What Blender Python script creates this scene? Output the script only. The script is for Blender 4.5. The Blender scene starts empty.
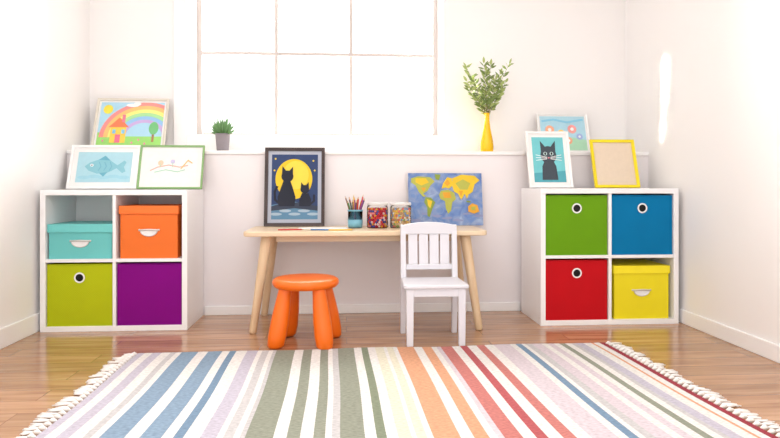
import bpy, math, random
from mathutils import Vector, Matrix, Euler
random.seed(7)
scn = bpy.context.scene
scn.view_settings.view_transform = 'Standard'
scn.view_settings.look = 'None'

# ------------------------------------------------------------ materials
def lin(c):
    return tuple((v/12.92 if v <= 0.04045 else ((v+0.055)/1.055)**2.4) for v in c)
def rgb(r, g, b):
    return lin((r/255, g/255, b/255))
MATS = {}
def mat(name, col, rough=0.5, var=0.04, scale=30, bump=0.0, metal=0.0, bscale=None, spec=0.5, coat=0.0):
    if name in MATS: return MATS[name]
    m = bpy.data.materials.new(name); m.use_nodes = True
    nt = m.node_tree; b = nt.nodes['Principled BSDF']
    tc = nt.nodes.new('ShaderNodeTexCoord')
    n = nt.nodes.new('ShaderNodeTexNoise'); n.inputs['Scale'].default_value = scale
    n.inputs['Detail'].default_value = 3
    nt.links.new(tc.outputs['Object'], n.inputs['Vector'])
    mx = nt.nodes.new('ShaderNodeMix'); mx.data_type = 'RGBA'
    mx.inputs['A'].default_value = (*[max(0, c*(1-var)) for c in col], 1)
    mx.inputs['B'].default_value = (*[min(1, c*(1+var)) for c in col], 1)
    nt.links.new(n.outputs['Fac'], mx.inputs['Factor'])
    nt.links.new(mx.outputs['Result'], b.inputs['Base Color'])
    b.inputs['Roughness'].default_value = rough
    b.inputs['Metallic'].default_value = metal
    b.inputs['Specular IOR Level'].default_value = spec
    b.inputs['Coat Weight'].default_value = coat
    if bump > 0:
        n2 = nt.nodes.new('ShaderNodeTexNoise'); n2.inputs['Scale'].default_value = bscale or scale*6
        nt.links.new(tc.outputs['Object'], n2.inputs['Vector'])
        bp = nt.nodes.new('ShaderNodeBump'); bp.inputs['Strength'].default_value = bump
        bp.inputs['Distance'].default_value = 0.002
        nt.links.new(n2.outputs['Fac'], bp.inputs['Height'])
        nt.links.new(bp.outputs['Normal'], b.inputs['Normal'])
    MATS[name] = m
    return m

def wood_mat(name, c1, c2, rough=0.4, axis=0, scale=6):
    m = bpy.data.materials.new(name); m.use_nodes = True
    nt = m.node_tree; b = nt.nodes['Principled BSDF']
    tc = nt.nodes.new('ShaderNodeTexCoord'); mp = nt.nodes.new('ShaderNodeMapping')
    s = [scale*6]*3; s[axis] = scale*0.5
    mp.inputs['Scale'].default_value = s
    n = nt.nodes.new('ShaderNodeTexNoise'); n.inputs['Scale'].default_value = 1; n.inputs['Detail'].default_value = 5
    nt.links.new(tc.outputs['Object'], mp.inputs['Vector']); nt.links.new(mp.outputs['Vector'], n.inputs['Vector'])
    cr = nt.nodes.new('ShaderNodeValToRGB')
    cr.color_ramp.elements[0].position = 0.3; cr.color_ramp.elements[0].color = (*c1, 1)
    cr.color_ramp.elements[1].position = 0.7; cr.color_ramp.elements[1].color = (*c2, 1)
    nt.links.new(n.outputs['Fac'], cr.inputs['Fac']); nt.links.new(cr.outputs['Color'], b.inputs['Base Color'])
    b.inputs['Roughness'].default_value = rough
    return m

def floor_mat():
    m = bpy.data.materials.new('laminate_floor'); m.use_nodes = True
    nt = m.node_tree; b = nt.nodes['Principled BSDF']; L = nt.links.new
    tc = nt.nodes.new('ShaderNodeTexCoord')
    br = nt.nodes.new('ShaderNodeTexBrick'); br.offset = 0.37; br.offset_frequency = 2
    br.inputs['Scale'].default_value = 1.0
    br.inputs['Brick Width'].default_value = 1.15; br.inputs['Row Height'].default_value = 0.125
    br.inputs['Mortar Size'].default_value = 0.0015; br.inputs['Mortar Smooth'].default_value = 0.2
    br.inputs['Bias'].default_value = 0.0
    br.inputs['Color1'].default_value = (0.0, 0, 0, 1); br.inputs['Color2'].default_value = (1, 1, 1, 1)
    br.inputs['Mortar'].default_value = (0.5, 0.5, 0.5, 1)
    L(tc.outputs['Object'], br.inputs['Vector'])
    mp = nt.nodes.new('ShaderNodeMapping'); mp.inputs['Scale'].default_value = (2.2, 26, 1)
    L(tc.outputs['Object'], mp.inputs['Vector'])
    add = nt.nodes.new('ShaderNodeVectorMath'); add.operation = 'MULTIPLY_ADD'
    add.inputs[1].default_value = (7, 3, 5)
    L(br.outputs['Color'], add.inputs[0]); L(mp.outputs['Vector'], add.inputs[2])
    n = nt.nodes.new('ShaderNodeTexNoise'); n.inputs['Scale'].default_value = 1; n.inputs['Detail'].default_value = 6
    n.inputs['Distortion'].default_value = 0.6
    L(add.outputs['Vector'], n.inputs['Vector'])
    cr = nt.nodes.new('ShaderNodeValToRGB')
    e = cr.color_ramp.elements
    e[0].position = 0.28; e[0].color = (*rgb(150, 108, 78), 1)
    e[1].position = 0.72; e[1].color = (*rgb(200, 158, 122), 1)
    k = e.new(0.5); k.color = (*rgb(178, 134, 98), 1)
    L(n.outputs['Fac'], cr.inputs['Fac'])
    mr = nt.nodes.new('ShaderNodeMapRange'); mr.inputs['To Min'].default_value = 0.85; mr.inputs['To Max'].default_value = 1.12
    L(br.outputs['Color'], mr.inputs['Value'])
    mul = nt.nodes.new('ShaderNodeVectorMath'); mul.operation = 'SCALE'
    L(cr.outputs['Color'], mul.inputs[0]); L(mr.outputs['Result'], mul.inputs['Scale'])
    mx = nt.nodes.new('ShaderNodeMix'); mx.data_type = 'RGBA'
    mx.inputs['B'].default_value = (*rgb(120, 82, 56), 1)
    L(br.outputs['Fac'], mx.inputs['Factor']); L(mul.outputs['Vector'], mx.inputs['A'])
    L(mx.outputs['Result'], b.inputs['Base Color'])
    b.inputs['Roughness'].default_value = 0.17
    b.inputs['Specular IOR Level'].default_value = 0.7
    return m

def fabric(name, col):
    m = bpy.data.materials.new(name); m.use_nodes = True
    nt = m.node_tree; b = nt.nodes['Principled BSDF']; L = nt.links.new
    tc = nt.nodes.new('ShaderNodeTexCoord')
    ck = nt.nodes.new('ShaderNodeTexChecker'); ck.inputs['Scale'].default_value = 160
    ck.inputs['Color1'].default_value = (*[c*0.92 for c in col], 1); ck.inputs['Color2'].default_value = (*col, 1)
    L(tc.outputs['Object'], ck.inputs['Vector'])
    n = nt.nodes.new('ShaderNodeTexNoise'); n.inputs['Scale'].default_value = 9
    L(tc.outputs['Object'], n.inputs['Vector'])
    mx = nt.nodes.new('ShaderNodeMix'); mx.data_type = 'RGBA'; mx.blend_type = 'MULTIPLY'
    mx.inputs['Factor'].default_value = 0.12
    L(ck.outputs['Color'], mx.inputs['A']); L(n.outputs['Fac'], mx.inputs['B'])
    L(mx.outputs['Result'], b.inputs['Base Color'])
    b.inputs['Roughness'].default_value = 0.85; b.inputs['Specular IOR Level'].default_value = 0.2
    return m

def rug_mat(name, col):
    m = bpy.data.materials.new(name); m.use_nodes = True
    nt = m.node_tree; b = nt.nodes['Principled BSDF']; L = nt.links.new
    g = 0.3*col[0]+0.6*col[1]+0.1*col[2]
    col = [c*0.86+g*0.14 for c in col]
    tc = nt.nodes.new('ShaderNodeTexCoord')
    mp = nt.nodes.new('ShaderNodeMapping'); mp.inputs['Scale'].default_value = (60, 150, 1)
    L(tc.outputs['Object'], mp.inputs['Vector'])
    n = nt.nodes.new('ShaderNodeTexNoise'); n.inputs['Scale'].default_value = 1; n.inputs['Detail'].default_value = 3
    L(mp.outputs['Vector'], n.inputs['Vector'])
    cr = nt.nodes.new('ShaderNodeValToRGB')
    cr.color_ramp.elements[0].position = 0.3; cr.color_ramp.elements[0].color = (*[c*0.76 for c in col], 1)
    cr.color_ramp.elements[1].position = 0.62; cr.color_ramp.elements[1].color = (*[min(1, c*1.04) for c in col], 1)
    L(n.outputs['Fac'], cr.inputs['Fac']); L(cr.outputs['Color'], b.inputs['Base Color'])
    w = nt.nodes.new('ShaderNodeTexWave'); w.inputs['Scale'].default_value = 45; w.bands_direction = 'Y'
    w.inputs['Distortion'].default_value = 1.5
    L(tc.outputs['Object'], w.inputs['Vector'])
    bp = nt.nodes.new('ShaderNodeBump'); bp.inputs['Strength'].default_value = 0.6; bp.inputs['Distance'].default_value = 0.003
    L(w.outputs['Fac'], bp.inputs['Height']); L(bp.outputs['Normal'], b.inputs['Normal'])
    b.inputs['Roughness'].default_value = 0.95; b.inputs['Specular IOR Level'].default_value = 0.1
    return m

def watercolour():
    m = bpy.data.materials.new('watercolour_map_sea'); m.use_nodes = True
    nt = m.node_tree; b = nt.nodes['Principled BSDF']; L = nt.links.new
    tc = nt.nodes.new('ShaderNodeTexCoord')
    n = nt.nodes.new('ShaderNodeTexNoise'); n.inputs['Scale'].default_value = 16; n.inputs['Detail'].default_value = 6
    n.inputs['Distortion'].default_value = 1.2
    L(tc.outputs['Object'], n.inputs['Vector'])
    cr = nt.nodes.new('ShaderNodeValToRGB'); e = cr.color_ramp.elements
    e[0].position = 0.28; e[0].color = (*rgb(92, 116, 182), 1)
    e[1].position = 0.72; e[1].color = (*rgb(160, 182, 212), 1)
    k = e.new(0.45); k.color = (*rgb(112, 144, 196), 1)
    k = e.new(0.56); k.color = (*rgb(136, 154, 194), 1)
    L(n.outputs['Fac'], cr.inputs['Fac']); L(cr.outputs['Color'], b.inputs['Base Color'])
    b.inputs['Roughness'].default_value = 0.8
    return m

def glass_mat(name, tint=(1, 1, 1), ior=1.3):
    m = bpy.data.materials.new(name); m.use_nodes = True
    nt = m.node_tree; L = nt.links.new
    nt.nodes.remove(nt.nodes['Principled BSDF'])
    out = nt.nodes['Material Output']
    t = nt.nodes.new('ShaderNodeBsdfTransparent'); t.inputs['Color'].default_value = (*tint, 1)
    g = nt.nodes.new('ShaderNodeBsdfGlossy'); g.inputs['Roughness'].default_value = 0.04
    f = nt.nodes.new('ShaderNodeFresnel'); f.inputs['IOR'].default_value = ior
    mx = nt.nodes.new('ShaderNodeMixShader')
    L(f.outputs['Fac'], mx.inputs[0]); L(t.outputs[0], mx.inputs[1]); L(g.outputs[0], mx.inputs[2])
    L(mx.outputs[0], out.inputs['Surface'])
    return m

# ------------------------------------------------------------ mesh builder
class MB:
    def __init__(s):
        s.v = []; s.f = []; s.fm = []; s.sm = []; s.mats = []
    def mi(s, m):
        if m not in s.mats: s.mats.append(m)
        return s.mats.index(m)
    def add(s, vs, fs, m, smooth=False, M=None):
        o = len(s.v); k = s.mi(m)
        for p in vs:
            p = Vector(p)
            s.v.append(tuple(M @ p) if M is not None else tuple(p))
        for f in fs:
            s.f.append([o+i for i in f]); s.fm.append(k); s.sm.append(smooth)
    def box(s, lo, hi, m, M=None):
        x0, y0, z0 = lo; x1, y1, z1 = hi
        vs = [(x0,y0,z0),(x1,y0,z0),(x1,y1,z0),(x0,y1,z0),(x0,y0,z1),(x1,y0,z1),(x1,y1,z1),(x0,y1,z1)]
        fs = [(0,3,2,1),(4,5,6,7),(0,1,5,4),(1,2,6,5),(2,3,7,6),(3,0,4,7)]
        s.add(vs, fs, m, False, M)
    def poly(s, pts, y, m, M=None):
        s.add([(p[0], y, p[1]) for p in pts], [tuple(range(len(pts)))], m, False, M)
    def prism(s, pts, z0, z1, m, M=None):
        n = len(pts)
        vs = [(p[0], p[1], z0) for p in pts]+[(p[0], p[1], z1) for p in pts]
        fs = [tuple(reversed(range(n))), tuple(range(n, 2*n))]
        fs += [(i, (i+1) % n, n+(i+1) % n, n+i) for i in range(n)]
        s.add(vs, fs, m, False, M)
    def lathe(s, prof, m, c=(0, 0, 0), seg=32, M=None, smooth=True):
        vs = []; fs = []; n = len(prof)
        for j in range(seg):
            a = 2*math.pi*j/seg
            for r, z in prof:
                vs.append((c[0]+r*math.cos(a), c[1]+r*math.sin(a), c[2]+z))
        for j in range(seg):
            k = (j+1) % seg
            for i in range(n-1):
                fs.append((j*n+i, k*n+i, k*n+i+1, j*n+i+1))
        if prof[0][0] > 1e-5: fs.append(tuple(j*n for j in reversed(range(seg))))
        if prof[-1][0] > 1e-5: fs.append(tuple(j*n+n-1 for j in range(seg)))
        s.add(vs, fs, m, smooth, M)
    def tube(s, pts, rad, m, seg=10, M=None, smooth=True):
        pts = [Vector(p) for p in pts]; n = len(pts)
        if not hasattr(rad, '__len__'): rad = [rad]*n
        vs = []; fs = []
        for i, p in enumerate(pts):
            d = (pts[min(i+1, n-1)]-pts[max(i-1, 0)]).normalized()
            u = d.cross(Vector((0, 1, 0)) if abs(d.y) < 0.9 else Vector((1, 0, 0))).normalized(); w = d.cross(u)
            for j in range(seg):
                a = 2*math.pi*j/seg
                vs.append(tuple(p+(u*math.cos(a)+w*math.sin(a))*rad[i]))
        for i in range(n-1):
            for j in range(seg):
                k = (j+1) % seg
                fs.append((i*seg+j, (i+1)*seg+j, (i+1)*seg+k, i*seg+k))
        fs.append(tuple(range(seg))); fs.append(tuple((n-1)*seg+j for j in reversed(range(seg))))
        s.add(vs, fs, m, smooth, M)
    def build(s, name, loc=(0, 0, 0), rot=(0, 0, 0), bevel=0, parent=None, bseg=2):
        me = bpy.data.meshes.new(name)
        me.from_pydata(s.v, [], s.f)
        for m in s.mats: me.materials.append(m)
        for i, p in enumerate(me.polygons):
            p.material_index = s.fm[i]; p.use_smooth = s.sm[i]
        me.update()
        ob = bpy.data.objects.new(name, me); scn.collection.objects.link(ob)
        ob.location = loc; ob.rotation_euler = rot
        if bevel:
            bm = ob.modifiers.new('bevel', 'BEVEL'); bm.width = bevel; bm.segments = bseg
            bm.limit_method = 'ANGLE'; bm.angle_limit = math.radians(40)
        if parent: ob.parent = parent
        return ob
def empty(name, loc=(0, 0, 0), rot=(0, 0, 0)):
    e = bpy.data.objects.new(name, None); scn.collection.objects.link(e)
    e.location = loc; e.rotation_euler = rot; e.empty_display_size = 0.1
    return e
def circ(cx, cz, rx, rz=None, n=28, a0=0, a1=360):
    rz = rz or rx
    full = abs(a1-a0) >= 360
    k = n if full else n+1
    return [(cx+rx*math.cos(math.radians(a0+(a1-a0)*i/n)), cz+rz*math.sin(math.radians(a0+(a1-a0)*i/n))) for i in range(k)]

# ------------------------------------------------------------ room
XL, XR = -1.690, 1.945
YH, YU = 3.872, 4.20
WT = 0.32
YB = -1.6; ZC = 2.75
LZ = 1.012
wall_m = mat('white_wall_paint', rgb(248, 246, 245), 0.65, 0.01, 4, 0.05, bscale=220)
wallh_m = mat('half_wall_paint', rgb(243, 238, 240), 0.6, 0.01, 4, 0.05, bscale=220)
trim_m = mat('white_trim_paint', rgb(250, 249, 249), 0.4, 0.01, 10)
mb = MB(); mb.box((XL-0.1, YB, -0.05), (XR+0.1, YU+WT, 0), floor_mat()); mb.build('floor')
mb = MB(); mb.box((XL-0.1, YB, 0), (XL, YU+WT, ZC), wall_m); mb.build('wall_left')
mb = MB(); mb.box((XR, YB, 0), (XR+0.1, YU+WT, ZC), wall_m); mb.build('wall_right')
mb = MB(); mb.box((XL-0.1, YB, ZC), (XR+0.1, YU+WT, ZC+0.05), wall_m); mb.build('ceiling')
WX0, WX1, WZ0, WZ1 = -1.06, 0.66, 1.14, 2.35
mb = MB()
mb.box((XL, YU, 0), (WX0, YU+WT, ZC), wall_m)
mb.box((WX1, YU, 0), (XR, YU+WT, ZC), wall_m)
mb.box((WX0, YU, 0), (WX1, YU+WT, WZ0), wall_m)
mb.box((WX0, YU, WZ1), (WX1, YU+WT, ZC), wall_m)
mb.build('wall_back')
mb = MB(); mb.box((XL, YH, 0), (XR, YU, LZ-0.022), wallh_m); mb.build('wall_back_lower')
mb = MB(); mb.box((XL, YH-0.012, LZ-0.022), (XR, YU, LZ), trim_m); mb.build('trim_ledge', bevel=0.003)
mb = MB(); mb.box((XL, YB, 0), (XL+0.014, 3.872, 0.10), trim_m); mb.build('baseboard_left', bevel=0.004)
mb = MB(); mb.box((XR-0.014, YB, 0), (XR, 3.872, 0.08), trim_m); mb.build('baseboard_right', bevel=0.004)
mb = MB(); mb.box((-0.87, YH-0.012, 0), (1.10, YH, 0.055), trim_m); mb.build('baseboard_back', bevel=0.003)
mb = MB()
mb.box((WX0-0.085, YU-0.02, LZ), (WX0, YU, WZ1+0.06), trim_m)
mb.build('trim_window', bevel=0.003)

win_m = mat('window_frame_paint', rgb(196, 186, 181), 0.45, 0.01)
YF = YU+0.27
mb = MB()
fw = 0.035
mb.box((WX0, YF, WZ0), (WX0+fw, YF+0.045, WZ1), win_m)
mb.box((WX1-fw, YF, WZ0), (WX1, YF+0.045, WZ1), win_m)
mb.box((WX0+fw, YF, WZ0), (WX1-fw, YF+0.045, WZ0+0.03), win_m)
mb.box((WX0+fw, YF, WZ1-fw), (WX1-fw, YF+0.045, WZ1), win_m)
for x in (-0.502, 0.03):
    mb.box((x-0.012, YF, WZ0+0.03), (x+0.012, YF+0.03, WZ1-fw), win_m)
for a, b_ in ((WX0+fw, -0.514), (-0.490, 0.018), (0.042, WX1-fw)):
    mb.box((a, YF+0.004, 1.729), (b_, YF+0.026, 1.751), win_m)
mb.box((WX0+fw, YF+0.012, WZ0+0.03), (WX1-fw, YF+0.014, WZ1-fw), glass_mat('window_glass'))
mb.build('window_1')

# ------------------------------------------------------------ shelves
shelf_m = mat('white_laminate', rgb(249, 248, 249), 0.35, 0.01)
T = 0.029; I = 0.018
def shelf(x0, x1, y0, y1, h):
    mb = MB(); w = x1-x0; d = y1-y0
    mb.box((0, 0, 0), (w, d, T), shelf_m); mb.box((0, 0, h-T), (w, d, h), shelf_m)
    mb.box((0, 0, T), (T, d, h-T), shelf_m); mb.box((w-T, 0, T), (w, d, h-T), shelf_m)
    mb.box((w/2-I/2, 0.001, T), (w/2+I/2, d-0.006, h-T), shelf_m)
    mb.box((T, 0.001, h/2-I/2), (w/2-I/2, d-0.006, h/2+I/2), shelf_m)
    mb.box((w/2+I/2, 0.001, h/2-I/2), (w-T, d-0.006, h/2+I/2), shelf_m)
    mb.box((T, d-0.006, T), (w-T, d, h-T), shelf_m)
    mb.build('cube_shelf_unit', loc=(x0, y0, 0), bevel=0.0015)
SL = (-1.662, -0.878, 3.478, 3.866, 0.773)
SR = (1.098, 1.910, 3.440, 3.830, 0.780)
shelf(*SL); shelf(*SR)
metal = mat('brushed_metal', rgb(215, 213, 210), 0.3, 0.02, metal=0.7)
dark = mat('dark_hole', rgb(18, 16, 16), 0.9)
whitep = mat('white_plastic', rgb(245, 245, 245), 0.4)
def cell(S, cx, cz):
    x0, x1, y0, y1, h = S; w = x1-x0
    a = x0+T if cx == 0 else x0+w/2+I/2
    b = x0+w/2-I/2 if cx == 0 else x1-T
    z0 = T if cz == 0 else h/2+I/2
    z1 = h/2-I/2 if cz == 0 else h-T
    return a, b, z0, z1
def ring(mb, cx, cz, y, r0, r1, m, rx=1.0):
    n = 28; vs = []; fs = []
    for i in range(n):
        a = 2*math.pi*i/n
        for r, yy in ((r1, y), (r1*0.97, y-0.003), (r0*1.03, y-0.003), (r0, y)):
            vs.append((cx+r*rx*math.cos(a), yy, cz+r*math.sin(a)))
    for i in range(n):
        k = (i+1) % n
        for j in range(3): fs.append((i*4+j, k*4+j, k*4+j+1, i*4+j+1))
    mb.add(vs, fs, m, False)
def fabric_bin(S, cx, cz, col, nm, hole=True):
    a, b, z0, z1 = cell(S, cx, cz); w = b-a-0.008; h = z1-z0-0.012; d = 0.34
    m = fabric(nm, col); mb = MB(); t = 0.006
    x0 = -w/2; x1 = w/2
    mb.box((x0, 0, 0), (x1, d, t), m)
    n = 10; bulge = 0.004
    vs = []; fs = []
    for j in range(n+1):
        for i in range(n+1):
            u = i/n; v = j/n
            vs.append((x0+w*u, 0.004-bulge*math.sin(math.pi*u)*math.sin(math.pi*v), t+(h-t)*v))
    for j in range(n):
        for i in range(n):
            q = j*(n+1)+i; fs.append((q, q+1, q+n+2, q+n+1))
    mb.add(vs, fs, m, True)
    mb.box((x0, 0.0045, t), (x1, 0.0105, h), m)
    mb.box((x0, d-t, t), (x1, d, h), m)
    mb.box((x0, 0.0105, t), (x0+t, d-t, h), m); mb.box((x1-t, 0.0105, t), (x1, d-t, h), m)
    mb.tube([(x0+0.002, 0.004, h), (0, 0.002, h-0.001), (x1-0.002, 0.004, h)], 0.003, m, 8)
    if hole:
        zc = h-0.072
        mb.poly(circ(0, zc, 0.023), -0.0015, dark)
        ring(mb, 0, zc, -0.001, 0.0205, 0.029, whitep)
    mb.build('fabric_storage_bin', loc=((a+b)/2, S[2]+0.008, z0))
def lid_box(S, cx, cz, col, nm, w, h, lw=None, dx=0):
    a, b, z0, z1 = cell(S, cx, cz); d = 0.33; mb = MB()
    m = mat(nm, col, 0.5, 0.03, 20, 0.1); m2 = mat(nm+'_lid', tuple(min(1, c*1.08+0.01) for c in col), 0.45, 0.03)
    lh = 0.045
    mb.box((-w/2+0.006, 0.006, 0), (w/2-0.006, d-0.006, h-0.004), m)
    mb.box((-w/2, 0, h-lh), (w/2, d, h), m2)
    mb.box((-w/2+0.001, -0.0015, h-lh), (w/2-0.001, 0.0, h-lh+0.004), m)
    hz = (h-lh)*0.58
    mb.poly([(0.044*math.cos(math.radians(t)), hz+0.012+0.030*math.sin(math.radians(t))) for t in range(-180, 1, 12)], 0.003, whitep)
    arc = [(0.046*math.cos(math.radians(t)), 0.002, hz+0.012+0.032*math.sin(math.radians(t))) for t in range(-180, 1, 15)]
    mb.tube(arc, 0.0028, metal, 8)
    mb.tube([(-0.05, 0.001, hz+0.014), (0, -0.004, hz+0.017), (0.05, 0.001, hz+0.014)], 0.0048, metal, 8)
    for sx in (-1, 1):
        mb.lathe([(0.0, 0), (0.006, 0.0), (0.006, 0.003), (0.0, 0.005)], metal, seg=10,
                 M=Matrix.Translation((sx*0.052, 0.007, hz+0.014)) @ Matrix.Rotation(math.radians(90), 4, 'X'))
    mb.build('lidded_storage_box', loc=((a+b)/2+dx, S[2]+0.012, z0), bevel=0.002)
lid_box(SL, 0, 1, rgb(105, 198, 196), 'turquoise_card', 0.345, 0.19)
lid_box(SL, 1, 1, rgb(240, 114, 26), 'orange_card', 0.32, 0.29, dx=-0.005)
fabric_bin(SL, 0, 0, rgb(190, 202, 22), 'lime_fabric')
fabric_bin(SL, 1, 0, rgb(138, 2, 136), 'purple_fabric', hole=False)
fabric_bin(SR, 0, 1, rgb(110, 166, 22), 'green_fabric')
fabric_bin(SR, 1, 1, rgb(0, 124, 180), 'blue_fabric')
fabric_bin(SR, 0, 0, rgb(204, 16, 28), 'red_fabric')
lid_box(SR, 1, 0, rgb(240, 224, 8), 'yellow_card', 0.335, 0.305)

# ------------------------------------------------------------ table
birch = wood_mat('birch_top', rgb(226, 200, 164), rgb(238, 218, 188), 0.35, 0, 5)
birch_leg = wood_mat('birch_leg', rgb(216, 184, 144), rgb(234, 208, 172), 0.4, 2, 6)
def rrect(x0, x1, y0, y1, r, n=8):
    pts = []
    for cx, cy, a0 in ((x1-r, y1-r, 0), (x0+r, y1-r, 90), (x0+r, y0+r, 180), (x1-r, y0+r, 270)):
        for i in range(n+1):
            a = math.radians(a0+90*i/n); pts.append((cx+r*math.cos(a), cy+r*math.sin(a)))
    return pts
TB = empty('childrens_table', (0.112, 3.60, 0))
mb = MB(); mb.prism(rrect(-0.672, 0.668, -0.24, 0.24, 0.05), 0.521, 0.548, birch)
mb.build('table_top', bevel=0.006, parent=TB, bseg=3)
mb = MB()
mb.box((-0.50, -0.15, 0.485), (0.50, -0.13, 0.521), birch); mb.box((-0.50, 0.13, 0.485), (0.50, 0.15, 0.521), birch)
mb.box((-0.50, -0.13, 0.485), (-0.48, 0.13, 0.521), birch); mb.box((0.48, -0.13, 0.485), (0.50, 0.13, 0.521), birch)
mb.build('apron', bevel=0.002, parent=TB)
i = 1
for sx in (-1, 1):
    for sy in (-1, 1):
        mb = MB()
        tp = Vector((sx*0.550, sy*0.165, 0.521)); bt = Vector((sx*0.617, sy*0.232, 0.0))
        ps = [bt, bt.lerp(tp, 0.02), bt.lerp(tp, 0.5), bt.lerp(tp, 0.97), tp]
        mb.tube(ps, [0.017, 0.0205, 0.025, 0.030, 0.030], birch_leg, 20)
        mb.build('leg_%d' % i, parent=TB); i += 1

# ------------------------------------------------------------ stool
orange = mat('orange_plastic', rgb(246, 112, 8), 0.32, 0.02, 60)
ST = empty('round_stool', (-0.208, 3.165, 0), (0, 0, math.radians(-9)))
mb = MB()
mb.lathe([(0.0, 0.282), (0.13, 0.282), (0.155, 0.286), (0.166, 0.297), (0.169, 0.309), (0.165, 0.321), (0.153, 0.329), (0.12, 0.331), (0, 0.330)], orange, seg=56)
mb.build('seat', parent=ST)
i = 1
for sx in (-1, 1):
    for sy in (-1, 1):
        mb = MB()
        tp = Vector((sx*0.084, sy*0.084, 0.29)); bt = Vector((sx*0.124, sy*0.124, 0.0))
        prof = [(0.0, 0.018), (0.012, 0.032), (0.05, 0.041), (0.2, 0.0455), (0.45, 0.0445), (0.7, 0.039), (0.88, 0.034), (1.0, 0.032)]
        ps = [bt.lerp(tp, t) for t, r in prof]
        vs = []; fs = []; seg = 24
        for (t, r), p in zip(prof, ps):
            for j in range(seg):
                a = 2*math.pi*j/seg; vs.append((p.x+r*math.cos(a), p.y+r*math.sin(a), p.z))
        for k in range(len(ps)-1):
            for j in range(seg):
                q = (j+1) % seg; fs.append((k*seg+j, k*seg+q, (k+1)*seg+q, (k+1)*seg+j))
        fs.append(tuple(reversed(range(seg))))
        mb.add(vs, fs, orange, True)
        mb.build('leg_%d' % i, parent=ST); i += 1

# ------------------------------------------------------------ chair
cw = mat('white_painted_wood', rgb(226, 226, 233), 0.4, 0.015)
CH = empty('childrens_chair', (0.442, 3.03, 0), (0, 0, 0))
def part(name, fn, parent, bevel=0.003):
    mb = MB(); fn(mb); return mb.build(name, parent=parent, bevel=bevel)
def taper(mb, c0, s0, c1, s1, m):
    vs = []
    for c, s_ in ((c0, s0), (c1, s1)):
        for dx, dy in ((-1, -1), (1, -1), (1, 1), (-1, 1)):
            vs.append((c[0]+dx*s_[0]/2, c[1]+dy*s_[1]/2, c[2]))
    mb.add(vs, [(3, 2, 1, 0), (4, 5, 6, 7), (0, 1, 5, 4), (1, 2, 6, 5), (2, 3, 7, 6), (3, 0, 4, 7)], m)
hw = 0.130
part('seat', lambda m: m.prism([(-0.163, 0.0), (-0.155, -0.008), (0.155, -0.008), (0.163, 0.0), (0.154, 0.262), (-0.154, 0.262)], 0.288, 0.306, cw), CH, 0.005)
part('leg_1', lambda m: taper(m, (-hw, 0.022, 0), (0.032, 0.03), (-hw, 0.022, 0.288), (0.038, 0.034), cw), CH)
part('leg_2', lambda m: taper(m, (hw, 0.022, 0), (0.032, 0.03), (hw, 0.022, 0.288), (0.038, 0.034), cw), CH)
def back_post(sx):
    def f(m):
        x = sx*0.139
        taper(m, (x, 0.295, 0), (0.027, 0.028), (x, 0.275, 0.29), (0.03, 0.03), cw)
        taper(m, (x, 0.275, 0.29), (0.03, 0.03), (x, 0.298, 0.585), (0.028, 0.022), cw)
    return f
part('leg_3', back_post(-1), CH); part('leg_4', back_post(1), CH)
def apr(m):
    m.box((-hw+0.018, 0.008, 0.245), (hw-0.018, 0.024, 0.288), cw)
    m.box((-hw-0.008, 0.04, 0.245), (-hw+0.008, 0.258, 0.288), cw)
    m.box((hw-0.008, 0.04, 0.245), (hw+0.008, 0.258, 0.288), cw)
    m.box((-hw+0.018, 0.266, 0.245), (hw-0.018, 0.280, 0.288), cw)
part('apron', apr, CH)
def rail(m):
    n = 16; top = []
    for k in range(n+1):
        u = -1+2*k/n; top.append((u*0.153, 0.580+0.020*(1-u*u)))
    pts = [(-0.153, 0.535), (0.153, 0.535)]+list(reversed(top))
    vs = [(p[0], 0.284, p[1]) for p in pts]+[(p[0], 0.308, p[1]) for p in pts]; q = len(pts)
    fs = [tuple(range(q)), tuple(reversed(range(q, 2*q)))]+[(a, q+a, q+(a+1) % q, (a+1) % q) for a in range(q)]
    m.add(vs, fs, cw)
part('top_rail', rail, CH)
part('lower_rail', lambda m: m.box((-0.126, 0.274, 0.345), (0.126, 0.290, 0.375), cw), CH)
def slats(m):
    for x in (-0.086, -0.0288, 0.0288, 0.086):
        taper(m, (x, 0.283, 0.375), (0.050, 0.010), (x, 0.295, 0.535), (0.050, 0.010), cw)
part('slats', slats, CH, 0.002)

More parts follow.
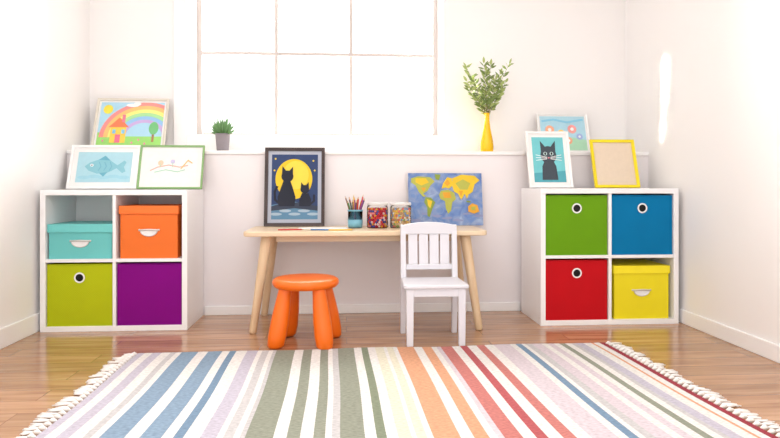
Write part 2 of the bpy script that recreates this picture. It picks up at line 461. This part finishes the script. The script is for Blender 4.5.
# ------------------------------------------------------------ rug
white = rug_mat('rug_white', rgb(236, 232, 227))
C = dict(w=white, l=rug_mat('rug_lilac', rgb(200, 193, 208)), b=rug_mat('rug_blue', rgb(138, 165, 190)),
         B=rug_mat('rug_steel_blue', rgb(122, 152, 180)),
         g=rug_mat('rug_sage', rgb(152, 156, 138)), G=rug_mat('rug_green', rgb(138, 148, 122)), c=rug_mat('rug_cream', rgb(228, 222, 198)),
         o=rug_mat('rug_orange', rgb(230, 164, 122)), s=rug_mat('rug_salmon', rgb(210, 124, 116)), r=rug_mat('rug_red', rgb(196, 92, 96)),
         p=rug_mat('rug_pink', rgb(220, 205, 212)), e=rug_mat('rug_grey', rgb(204, 200, 200)), R=rug_mat('rug_crimson', rgb(168, 58, 72)))
stripes = [('l', .03), ('w', .035), ('l', .04), ('w', .04), ('e', .025), ('w', .025), ('b', .075), ('w', .045), ('b', .065), ('w', .035), ('B', .03), ('w', .05),
           ('l', .05), ('w', .02), ('e', .03), ('w', .02), ('e', .015), ('g', .085), ('w', .04), ('g', .04), ('w', .04), ('g', .035), ('w', .02), ('e', .025), ('g', .075), ('w', .035), ('G', .03),
           ('w', .035), ('c', .04), ('w', .015), ('c', .03), ('w', .02), ('o', .08), ('w', .04), ('o', .045), ('w', .025), ('p', .02), ('s', .055), ('w', .04), ('r', .035), ('w', .045), ('s', .04), ('w', .045),
           ('p', .08), ('w', .03), ('B', .03), ('w', .02), ('e', .03), ('p', .05), ('w', .03), ('p', .03), ('w', .03), ('g', .028), ('w', .03), ('e', .02), ('l', .04), ('w', .04), ('o', .012), ('w', .03), ('R', .025)]
tot = sum(s_[1] for s_ in stripes)
def rugpt(u, y_, z=0.0):
    y = 2.985+0.045*u-y_
    x0 = -0.975+0.006*math.sin(y*6); x1 = 1.290+0.055*(3.0-y)+0.005*math.sin(y*5)
    return (x0+(x1-x0)*u, y+0.006*math.sin(u*17), z+0.0015+0.0012*math.sin(u*23+y*3))
mb = MB(); N = 44; LEN = 1.9; u = 0
for k, wd in stripes:
    u0 = u; u1 = u+wd/tot; u = u1; vs = []; fs = []
    for j in range(N+1):
        y_ = LEN*j/N
        vs += [rugpt(u0, y_, 0.006), rugpt((u0+u1)/2, y_, 0.0065), rugpt(u1, y_, 0.006)]
    for j in range(N):
        q = j*3; fs += [(q+3, q+4, q+1, q), (q+4, q+5, q+2, q+1)]
    mb.add(vs, fs, C[k], True)
def skirt(lst):
    vs = []; fs = []
    for p in lst: vs += [p, (p[0], p[1], 0.0008)]
    for i in range(len(lst)-1): fs.append((2*i, 2*i+1, 2*i+3, 2*i+2))
    mb.add(vs, fs, white)
skirt([rugpt(i/60, 0, 0.006) for i in range(61)])
skirt([rugpt(0, LEN*i/N, 0.006) for i in range(N+1)])
skirt([rugpt(1, LEN*i/N, 0.006) for i in range(N+1)])
fr = mat('fringe_cotton', rgb(244, 240, 236), 0.9, 0.06, 200)
nt_ = 58
for side in (0, 1):
    for i in range(nt_):
        y_ = LEN*(i+0.5)/nt_; p = Vector(rugpt(side, y_, 0.0)); sg = -1 if side == 0 else 1
        sway = random.uniform(-0.02, 0.02); L_ = random.uniform(0.06, 0.09)
        mb.tube([p+Vector((0, 0, 0.004)), p+Vector((sg*0.012, 0, 0.009)), p+Vector((sg*0.024, sway*0.2, 0.007))], [0.0045, 0.0085, 0.005], fr, 7)
        for k in range(7):
            s2 = sway+random.uniform(-0.018, 0.018)
            a = p+Vector((sg*0.02, sway*0.2, 0.006)); e_ = p+Vector((sg*L_*random.uniform(.85, 1.05), s2, 0.004))
            mid = a.lerp(e_, 0.5)+Vector((0, random.uniform(-0.006, 0.006), 0.001))
            mb.tube([a, mid, e_], [0.0034, 0.0034, 0.0022], fr, 5)
mb.build('striped_rug')

# ------------------------------------------------------------ pictures
def A(name, r, g, b): return mat('art_'+name, rgb(r, g, b), 0.7, 0.06, 40)
def picture(name, x, y, z, w, h, bw, frame_m, tilt, art, mount=None, mw=0.0, rz=0.0, ry=0.0, depth=0.016):
    mb = MB()
    yb = -0.005
    mb.box((-w/2+0.002, -0.004, 0.002), (w/2-0.002, 0, h-0.002), mat('hardboard', rgb(170, 140, 110), 0.8))
    if bw > 0:
        o = [(-w/2, 0), (w/2, 0), (w/2, h), (-w/2, h)]; n_ = [(-w/2+bw, bw), (w/2-bw, bw), (w/2-bw, h-bw), (-w/2+bw, h-bw)]
        for k in range(4):
            q = (k+1) % 4; a, b_, c_, d_ = o[k], o[q], n_[q], n_[k]
            vs = [(p[0], 0, p[1]) for p in (a, b_, c_, d_)]+[(p[0], -depth, p[1]) for p in (a, b_)]+[(p[0], -depth+0.003, p[1]) for p in (c_, d_)]
            mb.add(vs, [(0, 3, 2, 1), (4, 5, 6, 7), (0, 1, 5, 4), (2, 3, 7, 6), (1, 2, 6, 5), (3, 0, 4, 7)], frame_m)
    if mount:
        mb.poly([(-w/2+bw, bw), (w/2-bw, bw), (w/2-bw, h-bw), (-w/2+bw, h-bw)], yb, mount)
    aw = w-2*bw-2*mw; ah = h-2*bw-2*mw
    state = [yb-0.0006]
    def P(pts, m):
        q = []
        for a, b_ in pts:
            a = min(max(a, 0), 1); b_ = min(max(b_, 0), 1)
            q.append((-aw/2+a*aw, bw+mw+b_*ah))
        mb.poly(q, state[0], m); state[0] -= 0.0002
    P([(0, 0), (1, 0), (1, 1), (0, 1)], art.bg)
    art(P, aw/ah)
    ob = mb.build(name, loc=(x, y, z), rot=(0, 0, 0))
    ob.rotation_euler = Euler((-math.radians(tilt), math.radians(ry), math.radians(rz)), 'XYZ')
    return ob
def band(P, pts, wd, m, asp=1.0):
    for i in range(len(pts)-1):
        a = Vector((pts[i][0]*asp, pts[i][1])); b_ = Vector((pts[i+1][0]*asp, pts[i+1][1])); d = (b_-a)
        if d.length < 1e-6: continue
        d.normalize(); n_ = Vector((-d.y, d.x))*wd/2; a2 = a-d*wd*0.3; b2 = b_+d*wd*0.3
        P([((a2-n_).x/asp, (a2-n_).y), ((b2-n_).x/asp, (b2-n_).y), ((b2+n_).x/asp, (b2+n_).y), ((a2+n_).x/asp, (a2+n_).y)], m)
def blob(cx, cz, rx, rz, seed, n=22, amp=0.28):
    rn = random.Random(seed); ph = [rn.uniform(0, 6.28) for _ in range(4)]; out = []
    for i in range(n):
        a = 2*math.pi*i/n; k = 1+amp*(math.sin(2*a+ph[0])*.5+math.sin(3*a+ph[1])*.5+math.sin(5*a+ph[2])*.35+math.sin(7*a+ph[3])*.25)
        out.append((cx+rx*k*math.cos(a), cz+rz*k*math.sin(a)))
    return out

def art_rainbow(P, asp):
    P([(0, 0), (1, 0), (1, .22), (.7, .3), (.4, .27), (0, .33)], A('grass', 160, 222, 120))
    cx, cz = 0.72, 0.22
    for r, m in ((.70, A('rb_red', 248, 150, 145)), (.63, A('rb_orange', 252, 198, 125)), (.56, A('rb_yellow', 252, 240, 140)), (.49, A('rb_green', 170, 225, 160)),
                 (.42, A('rb_blue', 150, 198, 238)), (.35, A('rb_violet', 202, 175, 225)), (.29, art_rainbow.bg)):
        P([(a, b_) for a, b_ in circ(cx, cz, r/asp*1.25, r*1.12, 30, 0, 180)], m)
    P([(.45, .24), (1, .24), (1, 0), (.3, 0), (.3, .24)], A('grass', 160, 222, 120))
    P(circ(.12, .84, .075, .1), A('sun', 252, 228, 80))
    P([(.2, .1), (.44, .1), (.44, .45), (.2, .45)], A('house', 250, 212, 90))
    P([(.16, .44), (.48, .44), (.32, .66)], A('roof', 242, 130, 90))
    P([(.36, .55), (.41, .55), (.41, .72), (.36, .72)], A('chimney', 232, 130, 155))
    P([(.28, .1), (.36, .1), (.36, .28), (.28, .28)], A('door', 238, 115, 145))
    P([(.23, .3), (.28, .3), (.28, .39), (.23, .39)], A('pane', 130, 195, 232)); P([(.37, .3), (.42, .3), (.42, .39), (.37, .39)], A('pane', 130, 195, 232))
    P([(.85, .12), (.885, .12), (.885, .35), (.85, .35)], A('trunk', 175, 130, 90))
    P(circ(.868, .42, .075, .14), A('tree', 120, 196, 130))
    for x, z in ((.1, .14), (.55, .1), (.65, .16), (.75, .08)): P(circ(x, z, .016, .024, 10), A('blossom', 245, 140, 175))
    P(circ(.5, .93, .1, .04), A('cloud', 250, 250, 250)); P(circ(.57, .96, .06, .04), A('cloud', 250, 250, 250))
art_rainbow.bg = A('sky', 176, 220, 242)
def art_fish(P, asp):
    for k in range(5): P(circ(.15+.18*k, .16+.03*(k % 2), .12, .06), A('wave', 160, 210, 225))
    P([(.14, .52), (.22, .64), (.4, .76), (.6, .72), (.74, .56), (.86, .72), (.9, .66), (.86, .5), (.9, .36), (.84, .3), (.73, .46), (.58, .32), (.38, .28), (.22, .38)], A('fish', 136, 196, 210))
    P([(.38, .74), (.5, .88), (.6, .72)], A('fin', 106, 176, 198)); P([(.42, .3), (.5, .18), (.57, .33)], A('fin', 106, 176, 198))
    P(circ(.27, .56, .03, .045), A('cloud', 250, 250, 250)); P(circ(.27, .56, .013, .022), A('black', 30, 30, 40))
    for k in range(3): band(P, [(.4+.1*k, .38), (.44+.1*k, .52), (.4+.1*k, .66)], .02, A('fin', 106, 176, 198), asp)
art_fish.bg = A('sea', 174, 216, 228)
def art_sketch(P, asp):
    band(P, [(.12, .4), (.25, .5), (.45, .56), (.65, .5), (.8, .55)], .03, A('coral', 236, 176, 158), asp)
    band(P, [(.2, .35), (.4, .42), (.62, .36), (.75, .42)], .025, A('mint', 165, 212, 186), asp)
    band(P, [(.68, .45), (.8, .7), (.88, .62)], .03, A('amber', 240, 186, 110), asp)
    P(circ(.3, .62, .05, .08), A('peach', 244, 205, 174)); P(circ(.52, .66, .04, .06), A('lav', 200, 192, 224))
    band(P, [(.3, .5), (.3, .62)], .015, A('mint', 165, 212, 186), asp); band(P, [(.52, .5), (.52, .64)], .015, A('mint', 165, 212, 186), asp)
art_sketch.bg = A('paper', 236, 238, 235)
def art_moon(P, asp):
    P(circ(.48, .62, .40, .31, 40), A('moon', 236, 200, 40)); P(circ(.52, .68, .28, .22, 30), A('moon_light', 244, 216, 74))
    P([(0, 0), (1, 0), (1, .2), (.5, .27), (0, .22)], A('water', 92, 136, 168))
    for k in range(5): P(circ(.1+.2*k, .08+.05*(k % 2), .13, .022), A('ripple', 165, 186, 202))
    K = A('cat_black', 24, 30, 48)
    P([(0, .2), (.2, .24), (.6, .26), (1, .2), (1, .13), (.5, .17), (0, .13)], A('roof_dark', 52, 62, 82))
    P([(.16, .2), (.5, .2), (.52, .34), (.46, .48), (.4, .6), (.26, .6), (.2, .48), (.13, .34)], K)
    P(circ(.34, .66, .13, .09), K); P([(.22, .68), (.23, .82), (.33, .73)], K); P([(.36, .73), (.46, .81), (.46, .67)], K)
    band(P, [(.16, .25), (.08, .3), (.07, .42), (.12, .5)], .035, K, asp)
    P([(.6, .2), (.84, .2), (.86, .3), (.8, .4), (.66, .4), (.6, .3)], K)
    P(circ(.72, .46, .095, .065), K); P([(.63, .47), (.64, .57), (.71, .51)], K); P([(.73, .51), (.8, .57), (.81, .47)], K)
    band(P, [(.84, .23), (.92, .28), (.92, .37)], .03, K, asp)
    for x, z in ((.08, .93), (.9, .9), (.93, .75), (.06, .75)): P(circ(x, z, .02, .014, 8), A('moon_light', 244, 216, 74))
art_moon.bg = A('night', 42, 64, 110)
def art_cat(P, asp):
    P([(0, 0), (1, 0), (1, .25), (0, .2)], A('teal_d', 80, 165, 178))
    K = A('cat_grey', 62, 72, 82)
    P([(.25, .05), (.75, .05), (.72, .35), (.62, .5), (.38, .5), (.28, .35)], K)
    P(circ(.5, .6, .25, .2), K); P([(.27, .66), (.26, .92), (.44, .76)], K); P([(.56, .76), (.74, .92), (.73, .66)], K)
    Wh = A('cloud', 250, 250, 250)
    P(circ(.4, .63, .06, .04), A('eye', 190, 215, 210)); P(circ(.6, .63, .06, .04), A('eye', 190, 215, 210)); P(circ(.4, .63, .03, .03), A('black', 30, 30, 40)); P(circ(.6, .63, .03, .03), A('black', 30, 30, 40))
    P([(.46, .55), (.54, .55), (.5, .51)], A('nose', 235, 140, 150))
    for d in (-.06, 0, .06):
        band(P, [(.44, .53+d*.3), (.1, .54+d)], .012, Wh, asp); band(P, [(.56, .53+d*.3), (.9, .54+d)], .012, Wh, asp)
art_cat.bg = A('teal', 115, 200, 206)
def art_pastel(P, asp):
    P([(0, 0), (1, 0), (1, .3), (.5, .42), (0, .28)], A('mintg', 175, 222, 190))
    for x, z, r, m in ((.2, .6, .1, 'p1'), (.45, .5, .08, 'p2'), (.7, .62, .1, 'p3'), (.85, .4, .07, 'p4'), (.32, .3, .07, 'p5'), (.6, .28, .08, 'p1')):
        cc = dict(p1=(245, 180, 145), p2=(248, 215, 120), p3=(240, 160, 155), p4=(165, 185, 230), p5=(242, 180, 200))[m]
        P(circ(x, z, r, r*1.3, 16), A(m, *cc)); P(circ(x, z, r*.4, r*.5, 12), A('cloud', 250, 250, 250))
    band(P, [(.05, .85), (.3, .9), (.6, .82), (.95, .9)], .06, A('skyband', 140, 205, 230), asp)
art_pastel.bg = A('pale_blue', 176, 218, 234)
def art_blank(P, asp): pass
art_blank.bg = A('cork', 226, 208, 186)
def art_map(P, asp):
    Y1 = A('land_yellow', 232, 196, 44); Y2 = A('land_ochre', 224, 162, 46); G1 = A('land_green', 138, 158, 66); G2 = A('land_olive', 180, 182, 80)
    g = A('wc_grey', 140, 148, 188)
    for k in range(7): P(blob(.1+.14*k, .10+.04*((k*3) % 4), .07, .025, 40+k, 16), g)
    P([(.04, .90), (.14, .94), (.30, .92), (.36, .84), (.30, .76), (.26, .66), (.20, .60), (.24, .56), (.20, .54), (.14, .64), (.10, .76), (.04, .82)], G2)
    P([(.10, .90), (.24, .90), (.28, .82), (.18, .76), (.10, .82)], Y1); P([(.17, .72), (.24, .72), (.21, .64)], Y2)
    P([(.36, .98), (.44, .97), (.42, .86), (.37, .88)], G1)
    P([(.23, .54), (.30, .53), (.36, .44), (.32, .32), (.28, .16), (.25, .18), (.25, .34), (.21, .44)], G1); P([(.25, .50), (.32, .46), (.29, .32), (.26, .38)], Y1)
    P([(.45, .70), (.47, .80), (.53, .92), (.59, .90), (.60, .76), (.55, .70), (.50, .72)], Y1); P([(.49, .80), (.53, .88), (.57, .80), (.53, .75)], Y2)
    P([(.44, .66), (.54, .68), (.62, .62), (.64, .50), (.59, .44), (.57, .28), (.53, .22), (.50, .32), (.49, .46), (.43, .50), (.41, .58)], G2)
    P([(.46, .63), (.56, .63), (.58, .52), (.48, .52)], Y2)
    P([(.59, .76), (.60, .90), (.72, .97), (.90, .95), (.97, .86), (.90, .78), (.87, .64), (.81, .58), (.79, .50), (.76, .60), (.71, .48), (.67, .60), (.62, .64)], Y1)
    P([(.64, .80), (.74, .88), (.84, .80), (.80, .68), (.70, .68)], G2); P([(.68, .66), (.74, .66), (.71, .54)], Y2)
    P([(.80, .36), (.86, .42), (.93, .38), (.95, .26), (.88, .22), (.80, .26)], Y2); P([(.84, .35), (.90, .36), (.90, .28), (.84, .29)], G2)
    P([(.78, .47), (.84, .46), (.83, .43), (.78, .44)], G1)
art_map.bg = watercolour()
pw = mat('frame_white', rgb(246, 245, 244), 0.4); pc = mat('frame_cream', rgb(222, 215, 202), 0.45); pg = mat('frame_green', rgb(136, 178, 114), 0.45)
pk = wood_mat('frame_espresso', rgb(45, 32, 30), rgb(70, 52, 48), 0.4); py = mat('frame_yellow', rgb(245, 222, 12), 0.4)
mount = mat('mount_board', rgb(242, 241, 239), 0.8)
picture('framed_rainbow_picture', -1.392, 4.04, LZ+0.0005, 0.455, 0.372, 0.014, pc, 20, art_rainbow, mount, 0.012)
picture('framed_fish_picture', -1.445, 3.765, 0.7745, 0.40, 0.275, 0.014, pw, 18, art_fish, mount, 0.028)
picture('framed_sketch_picture', -1.054, 3.770, 0.7745, 0.380, 0.275, 0.010, pg, 17, art_sketch, mount, 0.02)
picture('framed_cats_and_moon_picture', -0.318, 3.79, 0.5485, 0.365, 0.485, 0.02, pk, 8, art_moon, mat('mount_grey', rgb(180, 186, 200), 0.8), 0.022)
picture('world_map_painting', 0.614, 3.795, 0.5485, 0.465, 0.330, 0.0, pw, 10, art_map)
picture('framed_grey_cat_picture', 1.252, 3.72, 0.781, 0.272, 0.364, 0.014, pw, 15, art_cat, mount, 0.022)
picture('framed_pastel_picture', 1.466, 4.06, LZ+0.0005, 0.350, 0.288, 0.010, pw, 18, art_pastel, mount, 0.010)
picture('yellow_picture_frame', 1.666, 3.710, 0.781, 0.284, 0.315, 0.017, py, 17, art_blank)

# ------------------------------------------------------------ vase with branches
VX, VY = 0.922, 4.02
E = empty('vase_with_branches', (VX, VY, LZ))
ym = mat('yellow_glaze', rgb(250, 196, 6), 0.25, 0.02)
mb = MB()
mb.lathe([(0.0, 0.0), (0.036, 0.0), (0.041, 0.006), (0.043, 0.04), (0.040, 0.075), (0.031, 0.12), (0.022, 0.165), (0.017, 0.21), (0.016, 0.245), (0.019, 0.262), (0.016, 0.262), (0.013, 0.245), (0.012, 0.2), (0.0, 0.19)], ym, seg=40)
mb.build('vase', parent=E)
leaf1 = mat('leaf_green', rgb(116, 138, 70), 0.55, 0.2, 40); leaf2 = mat('leaf_light', rgb(166, 182, 108), 0.55, 0.2, 40); stem = mat('stem', rgb(110, 100, 60), 0.7)
def leaf(mb, p, d, L_, W_, m):
    d = d.normalized(); up = Vector((random.uniform(-.6, .6), -1, random.uniform(-.2, .9))).normalized()
    s_ = d.cross(up).normalized(); nrm = s_.cross(d)
    vs = [p]
    for t, w in ((.25, .75), (.5, 1), (.75, .7)):
        c = p+d*L_*t+nrm*(-0.12*L_*t*t)
        vs += [c-s_*W_*w/2, c+nrm*W_*0.12, c+s_*W_*w/2]
    vs.append(p+d*L_-nrm*0.12*L_)
    fs = [(0, 2, 1), (0, 3, 2), (1, 2, 5, 4), (2, 3, 6, 5), (4, 5, 8, 7), (5, 6, 9, 8), (7, 8, 10), (8, 9, 10)]
    mb.add([tuple(v) for v in vs], fs, m, True)
mb = MB()
for k in range(13):
    ax = -0.145+0.29*k/12+random.uniform(-.02, .02); ay = random.uniform(-.08, .06); hh = 0.595+random.uniform(-.18, .04)-abs(ax)*0.4
    pts = []
    for i in range(8):
        t = i/7; pts.append(Vector((ax*t**1.3, ay*t**1.6, 0.2+(hh-0.2)*t)))
    mb.tube(pts, [0.0022*(1-0.6*i/7) for i in range(8)], stem, 6)
    for i in range(3, 8):
        p = pts[i]; dr = (pts[i]-pts[i-1]).normalized()
        for sgn in (-1, 1):
            for rep in range(2):
                q = p-dr*random.uniform(0, 0.04)
                d = dr*0.6+Vector((sgn*random.uniform(.4, 1), random.uniform(-.7, .5), random.uniform(-.3, .3)))
                leaf(mb, q, d, random.uniform(.036, .055), random.uniform(.012, .018), random.choice((leaf1, leaf1, leaf2)))
    leaf(mb, pts[-1], dr, .045, .017, leaf2)
mb.build('branches', parent=E)

# ------------------------------------------------------------ small potted plant
E = empty('potted_succulent', (-0.788, 4.0, LZ))
gm = mat('grey_pot', rgb(140, 132, 137), 0.6, 0.05)
mb = MB(); mb.lathe([(0, 0), (0.034, 0), (0.037, 0.004), (0.045, 0.10), (0.047, 0.115), (0.043, 0.115), (0.041, 0.10), (0.0, 0.098)], gm, seg=32); mb.build('pot', parent=E)
mb = MB(); sg_ = mat('succulent_green', rgb(104, 146, 92), 0.5, 0.2, 60)
for k in range(40):
    a = k*2.4; t = k/40; el = math.radians(84-62*t)
    d = Vector((math.cos(a)*math.cos(el), math.sin(a)*math.cos(el), math.sin(el)))
    leaf(mb, Vector((0.012*math.cos(a), 0.012*math.sin(a), 0.10)), d, 0.125-0.055*t, 0.016, sg_)
mb.build('leaves', parent=E)

# ------------------------------------------------------------ pencil cup
E = empty('pencil_cup', (0.050, 3.64, 0.548))
mb = MB(); cupm = glass_mat('cup_glass', (0.78, 0.90, 0.95))
cup2 = mat('cup_blue', rgb(120, 180, 200), 0.3)
mb.lathe([(0, 0), (0.038, 0), (0.041, 0.004), (0.044, 0.105), (0.041, 0.105), (0.038, 0.008), (0, 0.008)], cupm, seg=32)
mb.lathe([(0.0412, 0.004), (0.0425, 0.004), (0.0445, 0.05), (0.0430, 0.05)], cup2, seg=32)
mb.lathe([(0.0445, 0.098), (0.046, 0.098), (0.046, 0.107), (0.0445, 0.107)], cup2, seg=32)
mb.build('cup', parent=E)
cols = [(210, 45, 45), (235, 125, 30), (70, 70, 80), (45, 120, 190), (70, 150, 80), (160, 70, 140), (240, 195, 45), (135, 80, 50), (50, 60, 105), (225, 90, 120)]
mb = MB()
tipw = mat('pencil_wood', rgb(225, 190, 150), 0.7)
for k in range(18):
    cm = mat('pencil_%d' % (k % 10), rgb(*cols[k % 10]), 0.4)
    a = k*2.4; r0 = 0.02*((k % 4)/3); r1 = 0.024+0.0055*(k % 3)
    b0 = Vector((r0*math.cos(a), r0*math.sin(a), 0.012)); t0 = Vector((r1*math.cos(a), r1*math.sin(a), 0.105))
    d = (t0-b0).normalized(); L_ = random.uniform(0.135, 0.18)
    e1 = b0+d*L_
    mb.tube([b0, e1], 0.0036, cm, 6, smooth=False); mb.tube([e1, e1+d*0.010], [0.0036, 0.0014], tipw, 6); mb.tube([e1+d*0.010, e1+d*0.014], [0.0014, 0.0003], cm, 6)
mb.build('pencils', parent=E)

# ------------------------------------------------------------ bead jars
jarglass = glass_mat('jar_glass', (0.995, 0.995, 0.995), 1.15)
lidm = mat('jar_lid', rgb(228, 226, 225), 0.3)
def jar(x, y, palette, seed):
    rnd = random.Random(seed)
    E = empty('bead_jar', (x, y, 0.548))
    R = 0.062; H = 0.132
    mb = MB(); mb.lathe([(0, 0), (R-0.004, 0), (R, 0.004), (R, H-0.012), (R-0.006, H)], jarglass, seg=40)
    mb.build('glass', parent=E)
    mb = MB(); mb.lathe([(0, H), (R-0.002, H), (R, H+0.003), (R, H+0.014), (R-0.003, H+0.017), (0, H+0.017)], lidm, seg=40); mb.build('lid', parent=E)
    mb = MB()
    ms = [mat('bead_%d_%d_%d' % c, rgb(*c), 0.3) for c in palette]
    r = 0.0072; z = r+0.003; row = 0
    mb.lathe([(0, 0.003), (R-0.014, 0.003), (R-0.014, H-0.03), (0, H-0.03)], ms[0], seg=24)
    while z < H-0.012:
        ringr = R-0.0025-r
        n = int(2*math.pi*ringr/(2*r))
        for i in range(n):
            a = 2*math.pi*(i+0.5*(row % 2))/n+rnd.uniform(-.02, .02)
            c = (ringr*math.cos(a), ringr*math.sin(a), z+rnd.uniform(-.001, .001))
            mb.lathe([(0, -r), (r*.75, -r*.65), (r, 0), (r*.75, r*.65), (0, r)], rnd.choice(ms), c, 7)
        z += r*1.75; row += 1
    for k in range(90):
        a = rnd.uniform(0, 6.28); q = (R-0.012)*math.sqrt(rnd.random())
        mb.lathe([(0, -r), (r*.75, -r*.65), (r, 0), (r*.75, r*.65), (0, r)], rnd.choice(ms), (q*math.cos(a), q*math.sin(a), H-0.028+rnd.uniform(0, .008)), 7)
    mb.build('beads', parent=E)
jar(0.180, 3.64, [(205, 40, 60), (230, 70, 70), (185, 30, 60), (245, 150, 150), (245, 225, 220), (70, 80, 160), (235, 170, 60)], 1)
jar(0.318, 3.64, [(235, 205, 160), (245, 238, 225), (160, 190, 115), (235, 125, 115), (140, 170, 210), (245, 205, 95), (205, 165, 120)], 2)

mb = MB(); mb.box((-0.14, -0.08, 0), (0.14, 0.08, 0.0012), mat('sheet_paper', rgb(250, 250, 248), 0.8)); mb.build('paper_sheet', loc=(-0.14, 3.62, 0.548), rot=(0, 0, 0.05))
mb = MB()
for k, (x, y, a) in enumerate([(-0.28, 0, 0.2), (-0.10, 0.0, -0.15), (0.0, -0.03, 0.1)]):
    d = Vector((math.cos(a), math.sin(a), 0)); p = Vector((x, y, 0.0036))
    cm = mat('pencil_%d' % (k*3), rgb(*cols[k*3]), 0.4)
    mb.tube([p, p+d*0.13], 0.0036, cm, 8); mb.tube([p+d*0.13, p+d*0.145], [0.0036, 0.0006], tipw, 8)
mb.build('loose_pencils', loc=(-0.10, 3.46, 0.548))

# ------------------------------------------------------------ lights
w = bpy.data.worlds.new('sky'); scn.world = w; w.use_nodes = True
bg = w.node_tree.nodes['Background']; bg.inputs['Color'].default_value = (1.0, 0.99, 0.98, 1); bg.inputs['Strength'].default_value = 1.95
def area(name, loc, target, sx, sy, power, col=(1, 1, 1), spread=180):
    l = bpy.data.lights.new(name, 'AREA'); l.shape = 'RECTANGLE'; l.size = sx; l.size_y = sy; l.energy = power; l.color = col
    l.spread = math.radians(spread)
    o = bpy.data.objects.new(name, l); scn.collection.objects.link(o); o.location = loc
    d = Vector(target)-Vector(loc); o.rotation_euler = d.to_track_quat('-Z', 'Y').to_euler()
    return o
area('window_daylight', ((WX0+WX1)/2, YU+0.6, 1.8), ((WX0+WX1)/2-0.3, 0, 1.0), 1.7, 1.3, 130, (1, 0.98, 0.95))
area('added_overhead_fill', (0.0, 1.4, 2.68), (0.0, 1.9, 0), 2.4, 2.4, 44, (1, 0.99, 0.99))  # added fill lamp overhead, out of view, to brighten walls and room
area('sun_streak', (0.62, 4.14, 1.26), (1.94, 3.66, 1.13), 0.03, 0.85, 1.6, (1, 0.90, 0.74), 5)

# ------------------------------------------------------------ camera
cam = bpy.data.cameras.new('camera'); co = bpy.data.objects.new('camera', cam); scn.collection.objects.link(co)
cam.sensor_width = 36; cam.lens = 36*618/780; cam.shift_y = -34/780
cam.clip_start = 0.05
co.location = (0, 0, 0.8); co.rotation_euler = (math.radians(90), 0, math.radians(-4))
scn.camera = co
